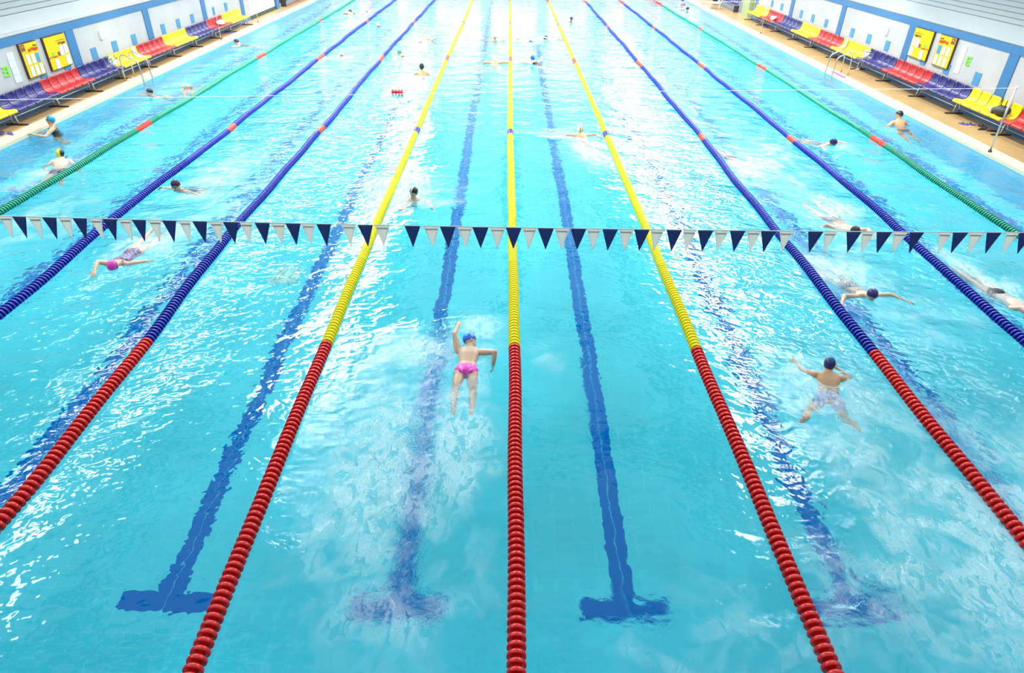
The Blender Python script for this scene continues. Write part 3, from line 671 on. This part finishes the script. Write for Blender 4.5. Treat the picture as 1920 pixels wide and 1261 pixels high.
# ------------------------------------------------------------------ poles with the white false-start cord
m_steel = mat('brushed_steel', (.62, .62, .62), .28, .9); m_dark = mat('dark_metal', (.06, .06, .065), .45, .3); m_knob = mat('white_plastic', (.85, .85, .85), .4)
def pole(x, y, h, label, r_=.024):
    t = empty('post', (x, y, DZ)); tag(t, label, 'post', 'posts on the pool deck')
    MB().tube([(0, 0, .0), (0, 0, h)], r_, 10).build('tube', m_steel, t, True)
    MB().tube([(0, 0, .0), (0, 0, .05)], r_ * 1.9, 12).build('socket', m_dark, t, True)
    MB().ell((0, 0, h + .015), (r_ * 1.3,) * 3, 10, 8).build('knob', m_knob, t, True)
    return t
pole(12.16, 14.03, 1.56, 'tall steel post beside the black bag on the right deck')
pole(-12.35, 27.8, 1.5, 'thin steel post in front of the far red bench on the left deck', .014)
pole(-12.48, 33.1, 1.5, 'thin steel post beside the white partition on the left deck', .014)
pole(12.45, 33.16, 1.5, 'thin steel post in front of the farthest yellow bench on the right deck', .014)
o = MB().tube([(x, 14.02, 1.31 + (x + .07) * (.0285 if x > 0 else .0345) - .0 + .0008 * 0) for x in np.linspace(-13.09, 12.13, 40)], .007, 6).build('white_cord', m_string)
tag(o, 'thin white cord stretched across the whole pool behind the flags', 'cord')
o = MB().tube([(x, 33.15, 1.36 + x * .012) for x in np.linspace(-12.46, 12.43, 30)], .006, 6).build('white_cord', m_string)
tag(o, 'thin white cord across the far part of the pool, at the top of the photo', 'cord')

# ------------------------------------------------------------------ benches
SM = {'red': mat('seat_red', (.34, .005, .008), .28, spec=.35), 'yellow': mat('seat_yellow', (.70, .48, .0), .35, spec=.3), 'blue': mat('seat_blue', (.007, .007, .11), .26, spec=.4)}
def seat_mesh(wd):
    prof = [(.075, .375), (.072, .33), (.085, .22), (.11, .12), (.15, .045), (.21, .012), (.30, .0), (.40, .012), (.50, .03), (.56, .028), (.585, .008), (.59, -.03)]
    b = MB(); vs = []; fs = []; nx = 8
    for i, (x, z) in enumerate(prof):
        t = i / (len(prof) - 1); half = wd / 2 * (.80 if i == 0 else .93 if i == 1 else 1.0)
        for j in range(nx + 1):
            s_ = -1 + 2 * j / nx; lift = .022 * abs(s_) ** 3
            vs.append((x + (lift if i < 5 else 0), half * s_, z + (lift if i >= 4 and i < 10 else 0)))
    m_ = nx + 1
    for i in range(len(prof) - 1):
        for j in range(nx): fs.append((i * m_ + j, (i + 1) * m_ + j, (i + 1) * m_ + j + 1, i * m_ + j + 1))
    b._add(vs, fs); return b
def bench(sd, y0, y1, col, label, group, last=False):
    wx = WXL if sd == 'L' else WXR; sg = 1 if sd == 'L' else -1; hs = .90 if sd == 'L' else 1.0
    root = empty('bench', (wx, (y0 + y1) / 2, DZ)); tag(root, label, 'bench', group)
    L_ = y1 - y0; n = 5; p = L_ / n; me = None; PH = .41 * hs
    for k in range(n):
        if me is None:
            b = seat_mesh(p * .93); b.v = [(sg * v[0] * (.92 if sd == 'L' else 1), v[1], v[2] * hs) for v in b.v]
            if sg < 0: b.f = [f[::-1] for f in b.f]
            o = b.build('seat', SM[col], root, True); me = o.data
        else:
            o = bpy.data.objects.new('seat', me); COL.objects.link(o); o.parent = root
        sm_ = o.modifiers.new('t', 'SOLIDIFY'); sm_.thickness = .016; sm_.offset = 0
        o.location = (0, -L_ / 2 + p * (k + .5), PH)
    b = MB(); b.box((sg * .30, 0, PH - .05), (.05, L_ - .03, .05)); b.build('beam', m_steel, root)
    MB().tube([(sg * .34, -L_ / 2 + .06, .20), (sg * .34, L_ / 2 - .02, .20)], .014, 8).build('stretcher', m_steel, root, True)
    for yy_ in ([-L_ / 2 + .05] + ([L_ / 2 - .02] if last else [])):
        lg = MB(); lg.tube([(sg * .23, yy_, .02), (sg * .27, yy_, PH - .06)], .022, 8); lg.tube([(sg * .40, yy_, .02), (sg * .35, yy_, PH - .06)], .022, 8)
        lo = lg.build('leg', m_steel, root, True)
        MB().box((sg * .36, yy_, .018), (.56, .06, .034), bev=.008).build('foot', m_dark, lo)
    return root
RB = [13.25, 15.55, 17.84, 20.01, 22.35, 24.43, 26.84, 29.25, 31.41, 33.87, 36.1, 38.31]
RCOL = ['red', 'yellow', 'blue', 'red', 'blue', 'yellow', 'red', 'yellow', 'blue', 'red', 'yellow']
RLAB = ['red bench at the right edge of the photo, beyond the tall post', 'yellow bench with a black bag on the right deck', 'dark blue bench beside the yellow bench with the black bag, right deck',
        'red bench under the two notice boards on the right wall', 'dark blue bench beside the flowers on the right deck', 'yellow bench with a pale towel behind the ladder on the right deck', 'red bench just beyond the towel bench on the right deck',
        'yellow bench between red and blue benches midway along the right deck', 'far dark blue bench on the right deck', 'far red bench with white bundle on the right deck', 'farthest yellow bench on the right deck']
LB = [12.7, 14.6, 16.45, 18.31, 20.12, 22.0, 24.02, 26.1, 28.19, 29.98, 32.29]
LCOL = ['yellow', 'blue', 'red', 'blue', 'yellow', 'red', 'yellow', 'blue', 'red', 'yellow']
LLAB = ['yellow bench cut off by the left edge of the photo', 'dark blue bench nearest the left edge of the photo', 'red bench under the two notice boards on the left wall', 'dark blue bench beside the flowers on the left deck',
        'yellow bench with a pale towel behind the ladder on the left deck', 'red bench just beyond the towel bench on the left deck', 'yellow bench between red and blue benches midway along the left deck', 'far dark blue bench on the left deck',
        'far red bench with white bundle on the left deck', 'farthest yellow bench on the left deck']
for i in range(len(RCOL)): bench('R', RB[i], RB[i + 1], RCOL[i], RLAB[i], 'benches along the right wall', i == len(RCOL) - 1)
for i in range(len(LCOL)): bench('L', LB[i], LB[i + 1], LCOL[i], LLAB[i], 'benches along the left wall', i == len(LCOL) - 1)

# ------------------------------------------------------------------ notice boards and what hangs on the walls
m_by = mat('board_yellow', (.62, .43, .0), .5, spec=.2); m_bf = mat('board_frame', (.05, .03, .03), .5); m_pap = mat('paper', (.50, .52, .54), .7); m_pb = mat('blue_sheet', (.03, .22, .70), .6)
m_red = mat('print_red', (.65, .05, .02), .6); m_brn = mat('print_brown', (.20, .04, .03), .6); m_grn = mat('print_green', (.15, .55, .02), .6); m_gry = mat('print_grey', (.45, .47, .5), .7)
def board(sd, kind, ya, yb, z0, z1, label):
    """ya is the edge nearer the camera; s runs from the far edge (0) to the near edge (1), t from top to bottom"""
    wx = WXL if sd == 'L' else WXR; sg = 1 if sd == 'L' else -1
    root = empty('notice_board', (wx + sg * .0, (ya + yb) / 2, (z0 + z1) / 2)); tag(root, label, 'notice board', 'yellow notice boards on the side walls')
    Wd, Hd = yb - ya, z1 - z0
    MB().box((sg * .03, 0, 0), (.06, Wd, Hd)).build('frame', m_bf, root)
    MB().box((sg * .062, 0, 0), (.012, Wd - .04, Hd - .04)).build('panel', m_by, root)
    def sheet(nm, s0, s1, t0, t1, m, dep=.074, bevel=True):
        return MB().box((sg * dep, Wd / 2 - (s0 + s1) / 2 * Wd, Hd / 2 - (t0 + t1) / 2 * Hd), (.008, (s1 - s0) * Wd, (t1 - t0) * Hd)).build(nm, m, root)
    def words(nm, s0, s1, t0, t1, m, n):
        b = MB(); rr = random.Random(n)
        for k in range(n):      # small upright strokes and bars, as lettering reads from afar
            sc = s0 + (s1 - s0) * (k + .5) / n; wv = (s1 - s0) / n * Wd * .8
            yv = Wd / 2 - sc * Wd; tm = t0 + (t1 - t0) * (.5 + .12 * math.sin(k)); zc = Hd / 2 - tm * Hd; hv = (t1 - t0) * Hd * .8
            b.box((sg * .076, yv - wv * .35, zc), (.006, wv * .25, hv))
            b.box((sg * .076, yv, zc + hv * (.38 if rr.random() < .5 else 0)), (.006, wv * .7, hv * .18))
            if rr.random() < .6: b.box((sg * .076, yv + wv * .3, zc), (.006, wv * .22, hv))
            if rr.random() < .4: b.box((sg * .076, yv, zc - hv * .4), (.006, wv * .7, hv * .18))
        b.build(nm, m, root)
    if kind == 'A':
        for s0, s1, t0, t1 in ((.05, .22, .33, .61), (.26, .43, .35, .63), (.05, .25, .66, .96), (.60, .78, .68, .98)): sheet('paper', s0, s1, t0, t1, m_pap)
        words('heading', .08, .42, .23, .31, m_brn, 7); words('thin_line', .05, .50, .17, .19, m_brn, 14)
        sheet('logo', .46, .55, .50, .62, m_brn); sheet('green_logo', .70, .81, .47, .58, m_grn); words('small_print', .60, .98, .585, .64, m_red, 7)
    else:
        lg = sheet('logo', .74, .95, .03, .21, m_brn)
        MB().tube([(sg * .082, Wd / 2 - (.845 + .055 * math.cos(a)) * Wd, Hd / 2 - (.13 - .05 * math.sin(a)) * Hd) for a in [math.pi * k / 8 for k in range(9)]], .008, 5).build('logo_arch', m_by, lg)
        words('small_print', .06, .28, .10, .15, m_brn, 6); words('red_heading', .06, .62, .16, .27, m_red, 9)
        for i, s0 in enumerate((.10, .38, .66)):
            sheet('blue_sheet' if i == 0 else 'paper', s0, s0 + .19, .34 - .01 * i, .61, m_pb if i == 0 else m_pap); sheet('paper', s0 - .01, s0 + .18, .66, .95, m_pap)
board('R', 'A', 20.76, 21.93, 1.06, 1.975, 'yellow notice board with four sheets, left of the pair on the right wall')
board('R', 'B', 19.47, 20.38, 1.06, 1.975, 'yellow notice board with six sheets and dark logo on the right wall')
board('L', 'A', 17.22, 18.25, .90, 1.765, 'yellow notice board with four sheets on the left wall, next to the pilaster')
board('L', 'B', 16.17, 16.92, .90, 1.765, 'yellow notice board with six sheets and dark logo on the left wall')
for sd, y0_, z0_, z1_, yg, zg in (('R', 19.03, 1.04, 1.81, 18.62, 1.47), ('L', 15.78, .90, 1.63, 15.42, 1.24)):
    wx = WXL if sd == 'L' else WXR; sg = 1 if sd == 'L' else -1; side_w = 'right' if sd == 'R' else 'left'
    b = MB()
    for k in range(4):
        hh = (z1_ - z0_) / 4; b.box((wx + sg * .008, y0_ + .01 * (k % 2), z0_ + hh * (k + .5)), (.012, .26, hh * .97))
    o = b.build('paper_strip', m_pap); tag(o, 'tall strip of white paper sheets on the %s wall beside the notice board' % side_w, 'paper notice')
    b = MB(); b.box((wx + sg * .012, yg + .09, zg), (.02, .07, .24))
    for dz_ in (-.10, 0, .10): b.box((wx + sg * .012, yg - .02, zg + dz_), (.02, .16, .045))
    o = b.build('green_sign', m_grn); tag(o, 'small green sign shaped like a letter E on the %s wall' % side_w, 'sign')
m_ex = mat('pale_green_sign', (.55, .78, .62), .5)
for (x, y, z, sw_) in ((WXL + .03, 20.2, 1.42, 'left'), (WXR - .03, 23.8, 1.58, 'right')):
    o = MB().box((x, y, z), (.05, .14, .26)).build('exit_sign', m_ex); tag(o, 'small pale green upright sign on the %s wall above the benches' % sw_, 'sign')
# warm wall lamps over the decks
for (x, y, z, ax) in ((WXL + 1.0, 20.7, 3.5, -1), (WXR - 1.0, 24.0, 3.7, 1)):
    l = bpy.data.lights.new('wall_lamp', 'SPOT'); l.energy = 130; l.spot_size = R(80); l.spot_blend = .9; l.color = (1, .94, .72); l.shadow_soft_size = .12
    o = bpy.data.objects.new('wall_lamp', l); COL.objects.link(o); o.location = (x, y, z)
    o.rotation_euler = Vector((ax * 1.0, 0, -1.35)).to_track_quat('-Z', 'Y').to_euler()

# ------------------------------------------------------------------ ladders
def ladder(sd, y, label):
    x = PXL if sd == 'L' else PXR; sg = 1 if sd == 'L' else -1       # sg points to the pool
    root = empty('pool_ladder', (x, y, DZ)); tag(root, label, 'pool ladder', 'steel pool ladders')
    for dy in (-.30, .30):
        pts = [(-sg * .46, dy, .0), (-sg * .44, dy, .68), (-sg * .40, dy, .76), (-sg * .32, dy, .80), (-sg * .0, dy, .66), (sg * .07, dy, .60), (sg * .10, dy, .52), (sg * .13, dy, 0.0), (sg * .11, dy, -.4), (sg * .10, dy, -1.5)]
        MB().tube(pts, .021, 10).build('handrail', m_steel, root, True)
    for k in range(4):
        MB().box((sg * .11, 0, -.35 - .3 * k), (.08, .60, .025)).build('step', m_steel, root)
ladder('L', 20.15, 'steel pool ladder at the left edge in front of the towel bench')
ladder('R', 23.55, 'steel pool ladder at the right edge in front of the towel bench')
m_mat = mat('purple_mat', (.32, .10, .28), .7)
o = MB().box((11.98 + .25, 23.4, DZ + .012), (.12, 1.1, .02), bev=.006).build('purple_strip', m_mat); tag(o, 'narrow purple strip lying at the foot of the right ladder', 'mat')

# ------------------------------------------------------------------ small belongings
m_twl = mat('cream_towel', (.80, .72, .55), .9); m_whc = mat('white_cloth', (.85, .84, .84), .9); m_blk = mat('black_nylon', (.02, .018, .016), .55)
m_leaf = mat('leaf_green', (.10, .26, .05), .6); m_petal = mat('petal_white', (.85, .84, .70), .7); m_pk = mat('petal_pink', (.7, .25, .3), .7); m_flip = mat('flip_flop_violet', (.07, .06, .36), .6); m_slip = mat('slipper_pink', (.72, .48, .38), .7); m_strap = mat('strap_dark', (.05, .04, .15), .6)
def cloth(wx, y, sg, hs, label):
    b = MB(); vs = []; fs = []; nx, ny = 10, 8
    prof = [(.12, .36), (.13, .26), (.15, .16), (.19, .09), (.24, .055), (.31, .04), (.38, .045)]
    for i, (px_, pz) in enumerate(prof):
        for j in range(ny + 1):
            s_ = -1 + 2 * j / ny; vs.append((wx + sg * (px_ + .012 * math.sin(j * 1.9 + i)), y + s_ * .13 * (.8 + .03 * i), DZ + .41 * hs + pz * hs + .008 * math.sin(j * 2.3)))
    for i in range(len(prof) - 1):
        for j in range(ny): fs.append((i * (ny + 1) + j, (i + 1) * (ny + 1) + j, (i + 1) * (ny + 1) + j + 1, i * (ny + 1) + j + 1))
    b._add(vs, fs); o = b.build('towel', m_twl, None, True); o.modifiers.new('t', 'SOLIDIFY').thickness = .02
    tag(o, label, 'towel')
cloth(WXL, 21.72, 1, .9, 'cream towel draped over a yellow seat on the left deck')
cloth(WXR, 26.45, -1, 1, 'cream towel draped over a yellow seat on the right deck')
def bouquet(wx, y, sg, hs, label):
    root = empty('flower_bouquet', (wx + sg * .32, y, DZ + .43 * hs)); tag(root, label, 'flowers')
    wp = MB(); wp.tube([(0, 0, .0), (0, 0, .10), (0, 0, .22)], 0, 12, True, [.05, .08, .13]); wp.build('wrapping', m_whc, root, True)
    lf = MB()
    for k in range(26):
        a = random.uniform(0, 6.28); rr = random.uniform(.03, .16); z = random.uniform(.16, .36)
        lf.ell((rr * math.cos(a), rr * math.sin(a), z), (.045, .018, .012), 6, 4, Euler((random.uniform(-1, 1), random.uniform(-1, 1), a)).to_matrix())
    lf.build('leaves', m_leaf, root)
    for k in range(9):
        a = k * 2.4; rr = .03 + .013 * k
        fl_ = MB(); fl_.ell((rr * math.cos(a), rr * math.sin(a), .32 - .008 * k), (.032, .032, .024), 8, 6); fl_.build('flower', m_pk if k % 4 == 3 else m_petal, root, True)
bouquet(WXL, 19.92, 1, .9, 'bunch of white flowers on the end blue seat, left deck')
bouquet(WXR, 24.22, -1, 1, 'bunch of white flowers on the end blue seat, right deck')
def bundle(wx, y, sg, hs, label):
    b = MB(); c0 = Vector((wx + sg * .34, y, DZ + .43 * hs))
    for k in range(7):
        b.ell(c0 + Vector((random.uniform(-.08, .08), random.uniform(-.16, .16), .05 + random.uniform(0, .10))), (.10, .11, .06), 10, 7, Euler((random.uniform(-.6, .6), random.uniform(-.6, .6), k)).to_matrix())
    o = b.build('cloth_bundle', m_whc, None, True); tag(o, label, 'clothes')
bundle(WXL, 29.2, 1, .9, 'crumpled white clothes on the far red bench, left deck')
bundle(WXR, 34.75, -1, 1, 'crumpled white clothes on the far red bench, right deck')
# black bag
root = empty('bag', (WXR - .36, 15.95, DZ + .43)); tag(root, 'slumped black bag with straps on the near yellow bench, right deck', 'bag')
b = MB(); b.ell((0, 0, .13), (.17, .24, .15), 16, 10); b.ell((-.02, .15, .10), (.15, .18, .11), 14, 9); b.ell((.03, -.12, .17), (.12, .14, .12), 14, 9); b.build('body', m_blk, root, True)
for dy in (-.08, .10): MB().tube([(-.05, dy - .08, .2), (-.05, dy - .05, .36), (0, dy, .43), (.04, dy + .06, .34), (.05, dy + .09, .2)], .012, 6).build('strap', m_blk, root, True)
MB().ell((-.13, .22, .08), (.05, .07, .05), 10, 8).build('pink_pouch', m_pk, root, True)
# footwear
def shoe(x, y, rz, m, label, group, cat='sandal', nm='flip_flop', sc=1):
    root = empty(nm, (x, y, DZ), rz); tag(root, label, cat, group)
    b = MB(); vs = []; n_ = 16
    out = [(math.cos(t) * .135, math.sin(t) * (.048 + .010 * math.cos(t))) for t in [2 * math.pi * k / n_ for k in range(n_)]]
    b._add([(a * sc, c * sc, 0) for a, c in out] + [(a * sc, c * sc, .022 * sc) for a, c in out], [tuple(range(n_))[::-1], tuple(range(n_, 2 * n_))] + [(k, (k + 1) % n_, n_ + (k + 1) % n_, n_ + k) for k in range(n_)])
    b.build('sole', m, root)
    MB().tube([(.0, -.045 * sc, .015), (.03 * sc, -.03 * sc, .05 * sc), (.06 * sc, 0, .055 * sc), (.03 * sc, .03 * sc, .05 * sc), (0, .045 * sc, .015)], .009 * sc, 6).build('strap', m_strap if m is not m_slip else m_slip, root, True)
for (x, y, sd, wh) in ((13.02, 16.66, 'right', ('left', 'right')), (-12.62, 13.85, 'left', ('left', 'right'))):
    shoe(x, y, 2.2, m_flip, 'violet flip-flop on the %s deck, the one nearer the pool' % sd, 'violet flip-flops')
    shoe(x + .22, y - .02, 2.5, m_flip, 'violet flip-flop on the %s deck, the one nearer the wall' % sd, 'violet flip-flops')
for k, (x, y, rz, lb) in enumerate(((13.25, 16.15, .4, 'black sandal in the heap by the tall post, nearest the pool'), (13.42, 16.40, 1.8, 'black sandal in the heap by the tall post, farthest back'), (13.45, 15.98, 2.9, 'black sandal in the heap by the tall post, nearest the wall'))):
    shoe(x, y, rz, m_blk, lb, 'black sandals in a heap', sc=1.2, nm='sandal')
shoe(13.36, 24.35, .5, m_slip, 'pale pink slipper under the flowers, right deck', 'pale slippers', nm='slipper', sc=1.2)
shoe(-12.45, 20.12, .9, m_slip, 'pale pink slipper under the flowers, left deck', 'pale slippers', nm='slipper', sc=1.2)
shoe(13.42, 35.4, .5, m_flip, 'dark blue flip-flop beside the far bench foot, right deck', 'far flip-flops', sc=1.5)
shoe(-12.72, 29.8, .5, m_flip, 'dark blue flip-flop beside the far bench foot, left deck', 'far flip-flops', sc=1.5)

# ------------------------------------------------------------------ the far ends of both decks
m_olive = mat('olive_paint', (.30, .36, .18), .6); m_wpart = mat('white_partition', (.78, .78, .76), .6); m_mar = mat('maroon_seat', (.22, .03, .05), .4); m_grnk = mat('dark_green_base', (.03, .06, .04), .6)
b = MB().box((WXL - .15, 36.0, 1.15), (.3, 4.0, 1.9)).build('wall_partition_left', m_wpart); struct(b)
struct(MB().box((WXL - .13, 36.0, .19), (.32, 4.02, .16)).build('baseboard_partition_left', m_grnk))
struct(MB().box((WXL - .1, 38.3, 1.7), (.4, .5, 3.2)).build('wall_pillar_left', mb_))
struct(MB().box((WXL - 1.0, 46.2, 2.1), (.3, 15.6, 4.2)).build('wall_recess_left', m_mar))
struct(MB().box((WXR + .05, 39.8, 1.7), (.5, 1.2, 3.2)).build('wall_pillar_right', m_olive))
struct(MB().box((WXR + 1.0, 47.2, 2.1), (.3, 13.6, 4.2)).build('wall_recess_right', mw))
def far_bench(x, y0, y1, sg, m, label):
    root = empty('bench', (x, (y0 + y1) / 2, DZ)); tag(root, label, 'bench')
    n = int((y1 - y0) / .5)
    for k in range(n):
        b = seat_mesh(.46); b.v = [(sg * v[0], v[1], v[2]) for v in b.v]; o = b.build('seat', m, root, True); o.location = (0, -(y1 - y0) / 2 + .5 * (k + .5), .40)
        o.modifiers.new('t', 'SOLIDIFY').thickness = .016
    MB().box((sg * .3, 0, .36), (.05, y1 - y0, .05)).build('beam', m_steel, root)
    for yy_ in (-(y1 - y0) / 2 + .1, (y1 - y0) / 2 - .1): MB().box((sg * .3, yy_, .18), (.3, .05, .36)).build('leg', m_dark, root)
far_bench(WXR + .1, 41.4, 46.4, -1, SM['blue'], 'dark blue bench beyond the olive pillar at the top right')
far_bench(WXL - .2, 39.2, 45.2, 1, m_mar, 'maroon bench beyond the white partition at the top left')
# folding lounge chair at the far right edge
root = empty('lounge_chair', (12.75, 43.2, DZ)); tag(root, 'white folding chair frame at the far right pool edge', 'chair')
b = MB()
for dy in (-.28, .28):
    b.tube([(-.5, dy, .32), (.25, dy, .32), (.6, dy, .85)], .02, 6)
b.tube([(-.5, -.28, .32), (-.5, .28, .32)], .02, 6); b.tube([(.6, -.28, .85), (.6, .28, .85)], .02, 6); b.build('frame', m_knob, root)
MB().box((-.12, 0, .33), (.74, .52, .02)).build('seat', m_whc, root)
for dx_ in (-.4, .2):
    for dy in (-.28, .28): MB().tube([(dx_, dy, 0), (dx_ + .05, dy, .32)], .016, 6).build('leg', m_knob, root)
# drain hatch on the pool floor
m_hatch = mat('hatch_plate', (.34, .74, .66), .5); m_mark = mat('hatch_print', (.04, .22, .24), .6)
root = empty('floor_hatch', (-4.33, 8.65, -DEPTH + .0), R(-3)); tag(root, 'pale square hatch with dark print on the pool floor', 'hatch')
MB().box((0, 0, .015), (.56, .56, .03), bev=.006).build('plate', m_hatch, root)
b = MB()
for c_ in (-.12, .14):
    for k in range(8):
        b.box((c_ + random.uniform(-.02, .02), -.21 + k * .058, .032), (random.uniform(.10, .18), .022, .004))
b.build('print', m_mark, root)
